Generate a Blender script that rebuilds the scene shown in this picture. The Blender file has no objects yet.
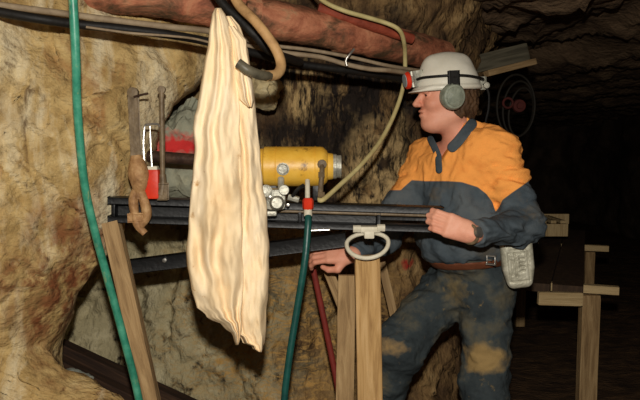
import bpy, bmesh, math, random
import numpy as np
from mathutils import Vector, Matrix, noise
random.seed(7)
COL = bpy.context.scene.collection
PI = math.pi

# ------------------------------------------------------------------ camera
F = 686.0
TH = math.atan(59 / F)
CZ = 1.5
def W(px, py, d):
    """point at forward distance d seen in direction px,py of the camera standing at (0,0,1.5)"""
    x = px - 320; u = 200 - py
    vy = F * math.cos(TH) + u * math.sin(TH)
    vz = -F * math.sin(TH) + u * math.cos(TH)
    s = d / vy
    return Vector((x * s, d, CZ + vz * s))
cam = bpy.data.cameras.new('camera'); cam.lens = 36 * F / 640; cam.sensor_width = 36
co = bpy.data.objects.new('camera', cam); COL.objects.link(co)
co.location = (0, 0, CZ); co.rotation_euler = (PI / 2 - TH, 0, 0)
cam.clip_start = .02
bpy.context.scene.camera = co

# ------------------------------------------------------------------ helpers
def lin(c):
    r = []
    for v in c:
        v /= 255.0
        r.append(v / 12.92 if v <= .04045 else ((v + .055) / 1.055) ** 2.4)
    return (r[0], r[1], r[2], 1)

def obj(name, bm, mat, parent=None, smooth=True, pos=None):
    """bm in world coordinates; becomes ONE mesh object"""
    if isinstance(bm, bpy.types.Mesh): me = bm
    else:
        bmesh.ops.recalc_face_normals(bm, faces=bm.faces)
        me = bpy.data.meshes.new(name); bm.to_mesh(me); bm.free()
    me.name = name
    if parent is not None:
        o = bpy.data.objects.new(name, me)
        if parent.get('_abs') is not None: base = Vector(parent['_abs'])
        me.transform(Matrix.Translation(-base)); o.parent = parent
        o['_abs'] = tuple(base)
    else:
        if pos is None:
            n = len(me.vertices); a = np.empty(n * 3, dtype=np.float32); me.vertices.foreach_get('co', a); a = a.reshape(-1, 3)
            pos = ((a[:, 0].min() + a[:, 0].max()) / 2, (a[:, 1].min() + a[:, 1].max()) / 2, a[:, 2].min())
        pos = Vector([float(v) for v in pos])
        me.transform(Matrix.Translation(-pos))
        o = bpy.data.objects.new(name, me); o.location = pos
        o['_abs'] = tuple(pos)
    mats = mat if isinstance(mat, (list, tuple)) else [mat]
    for m in mats: me.materials.append(m)
    if smooth: me.polygons.foreach_set('use_smooth', [True] * len(me.polygons))
    if smooth and len(me.polygons) < 6000: me.set_sharp_from_angle(angle=math.radians(38))
    COL.objects.link(o)
    return o

def tag(o, label=None, cat=None, group=None, kind=None):
    if label: o['label'] = label
    if cat: o['category'] = cat
    if group: o['group'] = group
    if kind: o['kind'] = kind
    return o

def thing(name, label, cat, loc, group=None):
    o = bpy.data.objects.new(name, None); COL.objects.link(o)
    o.location = loc; o.empty_display_size = .05
    o['_abs'] = tuple(float(v) for v in loc)
    return tag(o, label, cat, group)

def box(bm, c, size, ax=None, bev=0.0):
    """oriented box; ax = 3 unit axes"""
    c = Vector(c); ax = ax or (Vector((1, 0, 0)), Vector((0, 1, 0)), Vector((0, 0, 1)))
    t = bmesh.new(); bmesh.ops.create_cube(t, size=1)
    for v in t.verts:
        v.co = c + ax[0] * (v.co.x * size[0]) + ax[1] * (v.co.y * size[1]) + ax[2] * (v.co.z * size[2])
    if bev: bmesh.ops.bevel(t, geom=t.edges[:], offset=bev, segments=2, profile=.6, affect='EDGES', clamp_overlap=True)
    merge(bm, t)
def merge(bm, t):
    bmesh.ops.recalc_face_normals(t, faces=t.faces)
    me = bpy.data.meshes.new('tmp'); t.to_mesh(me); t.free(); bm.from_mesh(me); bpy.data.meshes.remove(me)
def axes(d, up=(0, 0, 1)):
    d = Vector(d).normalized(); up = Vector(up)
    s = d.cross(up)
    if s.length < 1e-4: s = d.cross(Vector((0, 1, 0)))
    s.normalize(); u = s.cross(d).normalized()
    return d, s, u
def bar(bm, a, b, w, h, up=(0, 0, 1), bev=.003):
    a = Vector(a); b = Vector(b); d, s, u = axes(b - a, up)
    box(bm, (a + b) / 2, ((b - a).length, w, h), (d, s, u), bev)
def spline(pts, n=12):
    pts = [Vector(p) for p in pts]
    if len(pts) < 3: return pts
    P = [2 * pts[0] - pts[1]] + pts + [2 * pts[-1] - pts[-2]]
    out = []
    for i in range(1, len(P) - 2):
        for k in range(n):
            t = k / n; a, b, c, d = P[i - 1:i + 3]
            out.append(.5 * ((2 * b) + (c - a) * t + (2 * a - 5 * b + 4 * c - d) * t * t + (-a + 3 * b - 3 * c + d) * t ** 3))
    out.append(pts[-1]); return out
def tube(bm, pts, r, seg=12, n=10, smooth=True, wob=0):
    path = spline(pts, n) if smooth else [Vector(p) for p in pts]
    m = len(path); prev = None; rings = []
    for i, p in enumerate(path):
        t = (path[min(i + 1, m - 1)] - path[max(i - 1, 0)]).normalized()
        if prev is None:
            s = t.cross(Vector((0.1, 1, .2))).normalized()
        else:
            s = (prev - t * prev.dot(t)).normalized()
        prev = s; u = t.cross(s)
        f = i / (m - 1)
        rr = r(f) if callable(r) else r
        rr *= 1 + (wob * noise.noise(p * 25) if wob else 0)
        rings.append([bm.verts.new(p + (s * math.cos(a) + u * math.sin(a)) * rr) for a in [2 * PI * k / seg for k in range(seg)]])
    for A, B in zip(rings, rings[1:]):
        for k in range(seg):
            bm.faces.new((A[k], A[(k + 1) % seg], B[(k + 1) % seg], B[k]))
    bm.faces.new(rings[0][::-1]); bm.faces.new(rings[-1])
def cyl(bm, a, b, r, seg=24, prof=None):
    """lathe along a->b; prof = [(t, r)]"""
    a = Vector(a); b = Vector(b); d, s, u = axes(b - a)
    prof = prof or [(0, r * .9), (.02, r), (.98, r), (1, r * .9)]
    L = (b - a).length; rings = []
    for t, q in prof:
        rings.append([bm.verts.new(a + d * (L * t) + (s * math.cos(x) + u * math.sin(x)) * q) for x in [2 * PI * k / seg for k in range(seg)]])
    for A, B in zip(rings, rings[1:]):
        for k in range(seg): bm.faces.new((A[k], A[(k + 1) % seg], B[(k + 1) % seg], B[k]))
    bm.faces.new(rings[0][::-1]); bm.faces.new(rings[-1])
def ring(bm, c, rx, ry, r, ax, seg=40, s2=10, squash=None):
    c = Vector(c); R = []
    for i in range(seg):
        a = 2 * PI * i / seg
        k = squash(a) if squash else 1
        p = c + ax[0] * (rx * math.cos(a)) + ax[1] * (ry * math.sin(a) * k)
        n = (ax[0] * math.cos(a) * ry + ax[1] * math.sin(a) * rx).normalized()
        R.append([bm.verts.new(p + (n * math.cos(b) + ax[2] * math.sin(b)) * r) for b in [2 * PI * j / s2 for j in range(s2)]])
    for i in range(seg):
        A = R[i]; B = R[(i + 1) % seg]
        for j in range(s2): bm.faces.new((A[j], A[(j + 1) % s2], B[(j + 1) % s2], B[j]))

# ------------------------------------------------------------------ materials
def mat(name, cols, rough=.8, scale=8, bump=.3, bscale=40, metal=0, stretch=(1, 1, 1), rot=(0, 0, 0), detail=8, spec=.3, dist=0.0, spread=(.3, .7), bdist=.01, coat=0):
    m = bpy.data.materials.new(name); m.use_nodes = True
    nt = m.node_tree; N = nt.nodes; L = nt.links
    bs = N['Principled BSDF']; bs.inputs['Roughness'].default_value = rough; bs.inputs['Metallic'].default_value = metal
    bs.inputs['Specular IOR Level'].default_value = spec
    bs.inputs['Coat Weight'].default_value = coat; bs.inputs['Coat Roughness'].default_value = .15
    tc = N.new('ShaderNodeTexCoord'); mp = N.new('ShaderNodeMapping')
    mp.inputs['Scale'].default_value = stretch; mp.inputs['Rotation'].default_value = rot
    L.new(tc.outputs['Object'], mp.inputs['Vector'])
    nz = N.new('ShaderNodeTexNoise'); nz.inputs['Scale'].default_value = scale; nz.inputs['Detail'].default_value = detail
    nz.inputs['Roughness'].default_value = .62; nz.inputs['Distortion'].default_value = dist
    L.new(mp.outputs[0], nz.inputs['Vector'])
    cr = N.new('ShaderNodeValToRGB'); L.new(nz.outputs['Fac'], cr.inputs[0])
    e = cr.color_ramp.elements
    k = len(cols)
    while len(e) < k: e.new(.5)
    for i, c in enumerate(cols):
        e[i].position = spread[0] + (spread[1] - spread[0]) * (i / max(1, k - 1)); e[i].color = lin(c)
    L.new(cr.outputs[0], bs.inputs['Base Color'])
    if bump:
        b = N.new('ShaderNodeBump'); b.inputs['Strength'].default_value = bump; b.inputs['Distance'].default_value = bdist
        n2 = N.new('ShaderNodeTexNoise'); n2.inputs['Scale'].default_value = bscale; n2.inputs['Detail'].default_value = 6
        L.new(mp.outputs[0], n2.inputs['Vector']); L.new(n2.outputs['Fac'], b.inputs['Height']); L.new(b.outputs[0], bs.inputs['Normal'])
    m['_cr'] = cr.name
    return m
def overlay(m, col, build):
    """mix a second colour over the base; build(N, L, tc) returns a factor socket"""
    nt = m.node_tree; N = nt.nodes; L = nt.links; bs = N['Principled BSDF']
    src = bs.inputs['Base Color'].links[0].from_socket
    mx = N.new('ShaderNodeMix'); mx.data_type = 'RGBA'
    L.new(src, mx.inputs['A'])
    if isinstance(col, tuple): mx.inputs['B'].default_value = lin(col)
    else: L.new(col, mx.inputs['B'])
    tc = [n for n in N if n.type == 'TEX_COORD'][0]
    L.new(build(N, L, tc), mx.inputs['Factor']); L.new(mx.outputs['Result'], bs.inputs['Base Color'])
    return m
def nmask(scale, lo, hi, stretch=(1, 1, 1), rot=(0, 0, 0), dist=0, off=(0, 0, 0)):
    def f(N, L, tc):
        mp = N.new('ShaderNodeMapping'); mp.inputs['Scale'].default_value = stretch; mp.inputs['Rotation'].default_value = rot
        mp.inputs['Location'].default_value = off
        L.new(tc.outputs['Object'], mp.inputs[0])
        n = N.new('ShaderNodeTexNoise'); n.inputs['Scale'].default_value = scale; n.inputs['Detail'].default_value = 7
        n.inputs['Distortion'].default_value = dist; n.inputs['Roughness'].default_value = .65
        L.new(mp.outputs[0], n.inputs['Vector'])
        r = N.new('ShaderNodeMapRange'); r.inputs['From Min'].default_value = lo; r.inputs['From Max'].default_value = hi
        L.new(n.outputs['Fac'], r.inputs['Value']); return r.outputs[0]
    return f
def blob(c, r, soft=.5, jag=.5, jscale=12, sc=(1, 1, 1)):
    """patch around a local point c with a ragged edge"""
    def f(N, L, tc):
        mp = N.new('ShaderNodeMapping'); mp.vector_type = 'POINT'
        mp.inputs['Location'].default_value = (-c[0] * sc[0], -c[1] * sc[1], -c[2] * sc[2]); mp.inputs['Scale'].default_value = sc
        L.new(tc.outputs['Object'], mp.inputs[0])
        ln = N.new('ShaderNodeVectorMath'); ln.operation = 'LENGTH'; L.new(mp.outputs[0], ln.inputs[0])
        n = N.new('ShaderNodeTexNoise'); n.inputs['Scale'].default_value = jscale; n.inputs['Detail'].default_value = 6
        L.new(tc.outputs['Object'], n.inputs['Vector'])
        ad = N.new('ShaderNodeMath'); ad.operation = 'MULTIPLY_ADD'; ad.inputs[1].default_value = -jag * r * 2
        L.new(n.outputs['Fac'], ad.inputs[0]); L.new(ln.outputs['Value'], ad.inputs[2])
        rr = N.new('ShaderNodeMapRange'); rr.inputs['From Min'].default_value = r * (1 - jag); rr.inputs['From Max'].default_value = r * (1 - jag) - soft * r
        L.new(ad.outputs[0], rr.inputs['Value']); return rr.outputs[0]
    return f
def mul(f, g):
    def h(N, L, tc):
        m = N.new('ShaderNodeMath'); m.operation = 'MULTIPLY'; L.new(f(N, L, tc), m.inputs[0]); L.new(g(N, L, tc), m.inputs[1]); return m.outputs[0]
    return h

M = {}
M['rock_tan'] = mat('ochre_rock', [(118, 92, 54), (166, 137, 86), (192, 164, 110), (208, 188, 142)], .9, 4.2, 1, 26, stretch=(1, 1, 1.6), rot=(0, .8, 0), dist=.6, spread=(.3, .72), bdist=.02)
overlay(M['rock_tan'], (216, 202, 168), nmask(2.4, .50, .66, (3.2, 1, .7), (0, .55, 0), .6))
overlay(M['rock_tan'], (150, 104, 60), nmask(3.0, .58, .72, (2.2, 1, .8), (0, .6, 0), .8, (3, 1, 5)))
overlay(M['rock_tan'], (92, 66, 38), nmask(5, .60, .70, (3, 1, .6), (0, .6, 0), 1, (7, 1, 2)))
overlay(M['rock_tan'], (122, 72, 40), mul(blob((-.86, 2.2, .98), .26, .7, .7, 10, (1.2, .2, .7)), nmask(12, .4, .55)))
M['rock_back'] = mat('brown_mine_rock', [(44, 31, 22), (96, 72, 46), (142, 112, 72), (180, 150, 104)], .88, 4, 1, 26, stretch=(1.5, 1, 1), dist=.5, spread=(.3, .72), bdist=.025)
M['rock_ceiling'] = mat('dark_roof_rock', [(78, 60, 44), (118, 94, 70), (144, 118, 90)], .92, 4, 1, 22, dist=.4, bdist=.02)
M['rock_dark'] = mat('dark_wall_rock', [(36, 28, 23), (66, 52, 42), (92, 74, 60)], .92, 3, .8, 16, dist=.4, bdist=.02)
M['mud'] = mat('muddy_ground', [(38, 26, 18), (76, 56, 38), (110, 82, 54)], .8, 6, .9, 30, stretch=(1, 2.5, 1), bdist=.02)
M['grey_rock'] = mat('grey_rock', [(110, 108, 92), (150, 150, 130), (176, 172, 146)], .9, 9, .7, 40)
M['stone'] = mat('grey_stone', [(110, 112, 104), (160, 164, 152)], .9, 9, .7, 40)
M['pale_rock'] = mat('pale_rock', [(150, 132, 98), (190, 172, 130), (208, 195, 158)], .9, 9, .7, 40)
M['black'] = mat('greasy_black_steel', [(7, 7, 8), (14, 13, 13), (34, 30, 26)], .42, 22, .12, 60, spec=.3, spread=(.4, .85))
M['steel_dark'] = mat('dull_dark_fitting', [(58, 54, 44), (92, 86, 70)], .45, 20, .2, 60)
M['rod'] = mat('dull_rod_steel', [(38, 26, 22), (64, 46, 38), (92, 70, 56)], .5, 20, .3, 60, metal=.2)
M['yellow'] = mat('yellow_paint', [(212, 156, 48), (230, 178, 62), (238, 190, 80)], .42, 14, .1, 60, spec=.5)
overlay(M['yellow'], (120, 84, 30), nmask(24, .6, .72))
M['alu'] = mat('grey_cast_metal', [(120, 118, 108), (168, 166, 152), (200, 196, 180)], .45, 30, .3, 80, metal=.35, spec=.5)
M['white_metal'] = mat('worn_white_metal', [(190, 182, 160), (222, 214, 192)], .5, 20, .2, 60)
M['steel'] = mat('bright_steel', [(150, 146, 138), (200, 196, 188)], .3, 20, .1, 60, metal=.8)
M['red'] = mat('red_orange_plastic', [(196, 44, 24), (228, 62, 32)], .45, 14, .1, 50)
M['rust'] = mat('rusty_red_pipe', [(92, 56, 40), (154, 92, 66), (184, 120, 88), (168, 132, 98)], .75, 9, .6, 60, stretch=(1, 1, 1.5), dist=.5)
overlay(M['rust'], (84, 62, 42), nmask(5, .46, .62, (1, 1, 2.2), (0, 0, 0), 1))
M['rustred'] = mat('red_oxide_pipe', [(110, 46, 30), (160, 74, 50)], .7, 14, .4, 60)
M['green'] = mat('green_hose', [(34, 104, 84), (54, 136, 110), (84, 160, 132)], .4, 24, .1, 50, spec=.5)
overlay(M['green'], (150, 160, 110), nmask(15, .57, .7, (2, 2, .6)))
M['teal'] = mat('teal_hose', [(14, 62, 58), (24, 84, 76)], .4, 24, .1, 50, spec=.5)
M['cream'] = mat('cream_hose', [(172, 156, 104), (202, 188, 134)], .6, 18, .1, 50)
M['tan_hose'] = mat('tan_hose', [(124, 92, 58), (178, 140, 94), (196, 160, 110)], .6, 12, .3, 50)
M['cable'] = mat('grey_cable', [(110, 92, 72), (158, 140, 114)], .7, 18, .2, 50)
M['rubber'] = mat('black_rubber', [(12, 11, 10), (26, 23, 20)], .6, 18, .2, 50)
M['cloth'] = mat('cream_cloth', [(200, 160, 116), (224, 196, 154), (232, 208, 170), (236, 216, 184)], .95, 5, .4, 45, stretch=(1.3, 1, .6), spread=(.26, .62), bdist=.006, spec=.1)
overlay(M['cloth'], (176, 130, 74), nmask(14, .64, .75))
def wood(name, cols, **k): return mat(name, cols, .8, 5, .5, 30, stretch=(7, 7, .6), dist=1.2, bdist=.006, **k)
M['wood_dim'] = wood('dusty_grey_timber', [(58, 52, 42), (88, 82, 66), (112, 104, 86)])
M['wood'] = wood('pale_timber', [(138, 102, 60), (184, 146, 94), (204, 168, 118)])
M['wood_grey'] = wood('weathered_timber', [(112, 86, 56), (160, 130, 90), (190, 160, 116)])
M['wood_dark'] = wood('wet_dark_timber', [(28, 18, 13), (52, 35, 24), (78, 54, 36)])
M['wood_light'] = wood('light_offcut_timber', [(170, 142, 98), (216, 190, 142)])
M['tool'] = mat('rusty_tool_steel', [(118, 82, 52), (166, 126, 84), (196, 162, 116)], .6, 24, .5, 60, metal=.1)
M['tool_grey'] = mat('worn_tool_steel', [(84, 68, 50), (132, 114, 88)], .5, 24, .3, 60, metal=.1)
M['skin'] = mat('skin', [(206, 134, 108), (224, 156, 128), (232, 170, 142)], .55, 9, .15, 60, spec=.35)
M['hair'] = mat('brown_hair', [(56, 38, 24), (96, 70, 46)], .7, 30, .8, 60, stretch=(1, 1, .4))
M['orange'] = mat('orange_fabric', [(250, 170, 96), (255, 180, 104), (255, 188, 112)], .85, 6, .25, 60, spec=.15)
M['navy'] = mat('navy_fabric', [(58, 67, 74), (77, 86, 92), (96, 101, 103)], .9, 6, .3, 60, spec=.12)
overlay(M['navy'], (106, 92, 70), nmask(5, .56, .78))
M['jeans'] = mat('muddy_trousers', [(44, 50, 53), (60, 67, 69), (82, 84, 79)], .92, 7, .4, 60, spec=.12)
M['helmet'] = mat('white_helmet_plastic', [(214, 208, 190), (232, 227, 212)], .35, 9, .03, 30, spec=.5)
M['muff'] = mat('grey_ear_cup', [(112, 118, 104), (150, 155, 138)], .5, 40, .3, 60)
M['leather'] = mat('brown_leather', [(96, 54, 34), (130, 76, 50)], .6, 14, .3, 60)
M['battery'] = mat('grey_battery_case', [(140, 136, 118), (184, 180, 160), (206, 202, 184)], .45, 26, .4, 60, metal=.2)
M['boot'] = mat('muddy_boot', [(30, 24, 18), (60, 48, 34)], .7, 14, .4, 40)
M['eye'] = mat('eye', [(60, 44, 36), (80, 60, 50)], .3, 10, 0)
M['lens'] = mat('lamp_glass', [(150, 160, 160), (180, 190, 190)], .15, 10, 0, spec=.6)
M['dull_red'] = mat('dull_red_paint', [(104, 34, 28), (136, 48, 38)], .7, 14, .2, 50)
M['dim_red'] = mat('dusty_dark_red', [(58, 24, 20), (88, 34, 28)], .8, 14, .2, 50)
M['olive'] = mat('olive_hose', [(24, 20, 14), (38, 32, 22)], .7, 14, .2, 50)
M['bench'] = mat('wet_bench_board', [(46, 34, 25), (72, 54, 39), (92, 70, 50)], .75, 5, .4, 30, stretch=(5, .8, 5))

# ------------------------------------------------------------------ rock
def fbm(p, s, o=5):
    return noise.fractal(Vector(p) * s, .9, 2.1, o)
def craggy(p, s):
    """angular, blocky relief"""
    d, pts = noise.voronoi(Vector((p[0], p[1], p[2])) * s)
    c = noise.cell_vector(pts[0] * 3.1)
    q = Vector(p) * s - pts[0]
    return (c.x - .5) * .9 + (q.x * (c.y - .5) + q.z * (c.z - .5)) * 1.4
def crack(p, s):
    d, _ = noise.voronoi(Vector(p) * s)
    return -max(0, .12 - (d[1] - d[0])) / .12
def interp(tab, x):
    if x <= tab[0][0]: return tab[0][1]
    for (a, u), (b, v) in zip(tab, tab[1:]):
        if x <= b: return u + (v - u) * (x - a) / (b - a)
    return tab[-1][1]
def gridmesh(bm, pts):
    V = [[bm.verts.new(p) for p in r] for r in pts]
    for A, B in zip(V, V[1:]):
        for k in range(len(A) - 1): bm.faces.new((A[k], A[k + 1], B[k + 1], B[k]))
    return V

# near left wall: an overhanging buttress of ochre rock, solid round its free edge
EDGE = [(-90, 225), (0, 208), (35, 205), (50, 204), (72, 197), (90, 179), (102, 165), (115, 156), (130, 148), (150, 142), (170, 137), (185, 130),
        (200, 120), (225, 113), (250, 103), (265, 90), (280, 77), (300, 63), (320, 53), (340, 45), (355, 37), (368, 46), (380, 58), (390, 76), (400, 104), (430, 135), (620, 190)]
rows = []
for j in range(190):
    py = -90 + (620 + 90) * (j / 189)
    xe = interp(EDGE, py) + 3 * noise.noise(Vector((py * .05, 3, 1))) + 2 * noise.noise(Vector((py * .17, 9, 1)))
    r = []
    n = 150
    for i in range(n):
        t = i / (n - 1)
        px = -330 + (xe + 330) * t
        d = 2.14 + .52 * (max(px, -200) / 200) + .10 * ((py - 200) / 200) ** 2
        if py > 350: d -= .35 * min(1, (py - 350) / 60) * min(1, max(0, (px + 60) / 160))
        p = W(px, py, d)
        q = Vector((p.x * .8 + p.z * .5, p.y, p.z * .8 - p.x * .5))
        ed = min(1, (1 - t) * 9)
        h = .030 * fbm(q, 1.6) + (.055 * craggy((q.x * 1.7, 0, q.z * .55), 3.0) + .034 * craggy((q.x * 1.2, q.y, q.z * .8), 8) + .012 * craggy(q, 20)) * (.3 + .7 * ed) + .012 * fbm(q, 12) + .035 * crack((q.x * 1.3, 0, q.z * .45), 3.0) + .012 * crack((q.x, 0, q.z), 9)
        back = (1 - ed) ** 2 * .09
        p = p + Vector((.1, -1, .1)).normalized() * h + Vector((0, back, 0))
        r.append(p)
    e = r[-1]
    for dx, dy in ((.004, .03), (0, .08), (-.01, .16), (-.06, .3), (-.2, .55), (-.5, .85), (-1.0, 1.1)):
        w = Vector((e.x + dx, e.y + dy, e.z - (.75 * dy * min(1, max(0, (py - 335) / 25))))); w += Vector((.02, 0, .01)) * fbm(w, 6)
        r.append(w)
    rows.append(r)
bm = bmesh.new(); gridmesh(bm, rows)
o = obj('wall_left', bm, M['rock_tan'], pos=(0, 0, 0)); tag(o, 'ochre and cream rock face jutting out on the left', kind='structure')
o.data.name = 'wall_left'

# back wall that turns into the tunnel's left side
PATH = [(-3.2, 2.4), (-2.2, 3.2), (-1.3, 3.35), (-.7, 3.25), (-.2, 3.2), (.25, 3.3), (.6, 3.6), (.92, 4.1), (1.15, 5.0), (1.5, 6.5), (2.1, 9), (3.0, 13)]
pp = spline([Vector((a, b, 0)) for a, b in PATH], 34)
rows = []
for j in range(170):
    t = j / 169; z = -.1 + 3.0 * t
    r = []
    for i, p in enumerate(pp):
        tn = (pp[min(i + 1, len(pp) - 1)] - pp[max(i - 1, 0)]).normalized(); nrm = Vector((tn.y, -tn.x, 0))
        q = Vector((p.x, p.y, z))
        lean = .16 * (1 - z / 1.2) if z < 1.2 else -.0
        # buttress of lighter rock behind the rail near the man, hollow above the motor
        h = lean + .1 * fbm(q, 1.3) + .05 * craggy((q.x * 1.4, q.y, q.z * .6), 2.8) + .025 * craggy(q, 7) + .025 * fbm(q, 10) + .03 * crack((q.x * 1.5, q.y, q.z * .7), 2.5)
        h += .0 if z < 1.9 else .25 * (z - 1.9)
        r.append(q + nrm * h)
    rows.append(r)
bm = bmesh.new(); gridmesh(bm, rows)
mb = M['rock_back']
overlay(mb, (176, 164, 128), mul(blob((-.95, 3.2, .75), 1.0, .5, .5, 5, (1, .3, .8)), nmask(5, .25, .42)))
overlay(mb, (204, 192, 156), mul(blob((-.95, 3.2, .7), .9, .5, .5, 5, (1, .3, .8)), nmask(9, .5, .66)))
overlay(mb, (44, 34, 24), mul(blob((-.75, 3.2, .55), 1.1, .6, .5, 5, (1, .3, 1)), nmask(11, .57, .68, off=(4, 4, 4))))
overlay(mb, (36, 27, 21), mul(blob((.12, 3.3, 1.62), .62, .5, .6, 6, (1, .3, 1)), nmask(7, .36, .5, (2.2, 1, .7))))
overlay(mb, (196, 166, 116), mul(blob((.3, 3.4, 1.3), .30, .6, .6, 8, (1, .3, .8)), nmask(9, .38, .55)))
overlay(mb, (188, 148, 86), mul(blob((-.15, 3.2, .62), .70, .6, .6, 6, (1, .3, 1)), nmask(13, .45, .62, (1, 1, 2.4), (0, .5, 0), 2)))
overlay(mb, (190, 160, 110), mul(blob(tuple(W(303, 95, 3.3)), .13, .6, .7, 12, (1, .2, .8)), nmask(14, .42, .55, (3, 1, .5))))
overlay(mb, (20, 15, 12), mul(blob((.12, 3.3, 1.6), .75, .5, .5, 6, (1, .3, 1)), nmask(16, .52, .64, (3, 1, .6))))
overlay(mb, (170, 40, 34), mul(blob(tuple(W(407, 263, 3.4)), .035, .6, .8, 20, (1, .1, 1)), nmask(20, .3, .5)))
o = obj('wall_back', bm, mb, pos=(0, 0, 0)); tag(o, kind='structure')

# far right side and the dark end of the tunnel
pp = spline([Vector((a, b, 0)) for a, b in [(2.7, .4), (3.4, 3), (4.2, 7), (4.9, 11), (4.6, 13.5), (2.6, 13.6)]], 26)
rows = []
for j in range(60):
    z = -.1 + 3.2 * j / 59; r = []
    for i, p in enumerate(pp):
        tn = (pp[min(i + 1, len(pp) - 1)] - pp[max(i - 1, 0)]).normalized(); nrm = Vector((-tn.y, tn.x, 0))
        q = Vector((p.x, p.y, z)); r.append(q + nrm * (.2 * fbm(q, .9) + .1 * craggy(q, 1.5)))
    rows.append(r)
bm = bmesh.new(); gridmesh(bm, rows)
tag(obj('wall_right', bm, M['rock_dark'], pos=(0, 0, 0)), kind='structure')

# roof
rows = []
for j in range(260):
    y = .6 + 13.4 * (j / 259) ** 1.35; r = []
    for i in range(200):
        x = -3.0 + 8.4 * i / 199
        z = 2.28 - .05 * (y - 3) * (1 if y > 3 else .4)
        # broken slab edge running back over the bench
        e = (x - (1.18 + (4.5 - y) * .24 + .10 * noise.noise(Vector((y * 2, 0, 0)))))
        z += .09 * max(0, min(1, e / .05)) + .07 * max(0, min(1, (e - .5 - .1 * math.sin(y * 3)) / .06)) - .12 * max(0, min(1, (e - .9 + .15 * math.sin(y * 2)) / .3))
        q = Vector((x, y, 2))
        z += .05 * fbm(q, 1.5) + .022 * craggy((x, y * .8, 0), 2.6) + .012 * fbm(q, 8) + .04 * crack((x, y * .6, 0), 2.0)
        r.append(Vector((x, y, z)))
    rows.append(r)
bm = bmesh.new(); gridmesh(bm, rows)
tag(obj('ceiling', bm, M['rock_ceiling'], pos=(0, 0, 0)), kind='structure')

# ground
rows = []
for j in range(200):
    y = .6 + 13.4 * (j / 199) ** 1.3; r = []
    for i in range(170):
        x = -3.0 + 8.4 * i / 169
        q = Vector((x, y * 1.5, 0))
        z = .03 * fbm(q, 1.2) + .012 * fbm(q, 6) - .02
        if y < 3.2: z *= .5
        r.append(Vector((x, y, z)))
    rows.append(r)
bm = bmesh.new(); gridmesh(bm, rows)
tag(obj('floor', bm, M['mud'], pos=(0, 0, 0)), kind='structure')

def boulder(name, c, s, m, label, seed=0, **k):
    bm = bmesh.new(); bmesh.ops.create_icosphere(bm, subdivisions=5, radius=1)
    for v in bm.verts:
        p = v.co.copy(); q = p + Vector((seed * 3.3, seed, 0))
        h = 1 + .25 * fbm(q, .9) + .16 * craggy(q, 1.3) + .04 * fbm(q, 4)
        v.co = Vector((c[0] + p.x * s[0] * h, c[1] + p.y * s[1] * h, c[2] + p.z * s[2] * h))
    return tag(obj(name, bm, m), label, 'rock', 'loose rocks', **k)

# ------------------------------------------------------------------ timbers
def timber(name, a, b, w, h, m, label=None, cat='timber', up=(0, 1, 0), parent=None, group=None, jag=0, roll=0):
    a = Vector(a); b = Vector(b); d = (b - a).normalized()
    upv = Vector(up); s = upv.cross(d).normalized(); u = d.cross(s)
    L = (b - a).length
    bm = bmesh.new(); bmesh.ops.create_cube(bm, size=1)
    bmesh.ops.bevel(bm, geom=bm.edges[:], offset=.03, segments=1, affect='EDGES')
    for v in bm.verts: v.co = Vector((v.co.x * w, v.co.y * h, (v.co.z + .5) * L))
    bmesh.ops.bisect_plane(bm, geom=bm.verts[:] + bm.edges[:] + bm.faces[:], plane_co=(0, 0, L * .33), plane_no=(0, 0, 1))
    bmesh.ops.bisect_plane(bm, geom=bm.verts[:] + bm.edges[:] + bm.faces[:], plane_co=(0, 0, L * .66), plane_no=(0, 0, 1))
    for v in bm.verts:
        n = noise.noise_vector(Vector((v.co.z * 3, w * 50 + v.co.x * 9, h * 31)))
        v.co += Vector((n.x * .003, n.y * .003, n.z * jag))
    bmesh.ops.recalc_face_normals(bm, faces=bm.faces)
    me = bpy.data.meshes.new(name); bm.to_mesh(me); bm.free(); me.materials.append(m)
    o = bpy.data.objects.new(name, me)
    mw = Matrix((s, u, d)).transposed().to_4x4()
    if parent is not None:
        mw.translation = a - Vector(parent['_abs']); o.parent = parent
    else:
        mw.translation = a
    o.matrix_basis = mw
    COL.objects.link(o)
    if label: tag(o, label, cat, group)
    return o

# ------------------------------------------------------------------ drill rig
RD = 2.46
rig = thing('rock_drill', 'black steel drill feed beam carrying a yellow air motor, steadied by the worker', 'drill', W(240, 232, RD))
def railpt(px, off, d=RD):        # off in px below the beam's top edge
    y = 196.5 + (px - 105) * (10.5 / 335)
    return W(px, y + off, d)
ra, rb = 111, 442
bm = bmesh.new()
bar(bm, railpt(ra, 3), railpt(rb, 3), .075, .024)           # top flange
bar(bm, railpt(ra, 21.5), railpt(rb, 21.5), .075, .021)     # bottom flange
bar(bm, railpt(ra, 12, RD + .022), railpt(376, 12, RD + .022), .012, .075)
bar(bm, railpt(376, 12, RD + .02), railpt(rb, 12, RD + .02), .010, .018)
for px in (ra + 4, 200, 300, 378, 440):
    bar(bm, railpt(px, 4), railpt(px, 21), .05, .014, up=(1, 0, 0))
rail = obj('feed_beam', bm, M['black'], rig)
bm = bmesh.new()
tube(bm, [railpt(250, 9, RD - .02), railpt(440, 9, RD - .02)], .006, 8, smooth=False)
obj('feed_screw', bm, M['tool_grey'], rail)
bm = bmesh.new()
bar(bm, W(118, 268, RD + .1), W(346, 239, RD + .08), .04, .052)
lb = obj('lower_arm', bm, M['black'], rig)
for px, py in ((165, 255), (323, 235)):
    bm = bmesh.new(); c = W(px, py + 5, RD + .075); cyl(bm, c, c + Vector((0, -.012, 0)), .008, 8)
    obj('bolt', bm, M['steel'], lb)
bm = bmesh.new()
bar(bm, W(306, 230, RD - .035), W(330, 229, RD - .035), .012, .008)
obj('latch', bm, M['steel'], rig)
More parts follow.
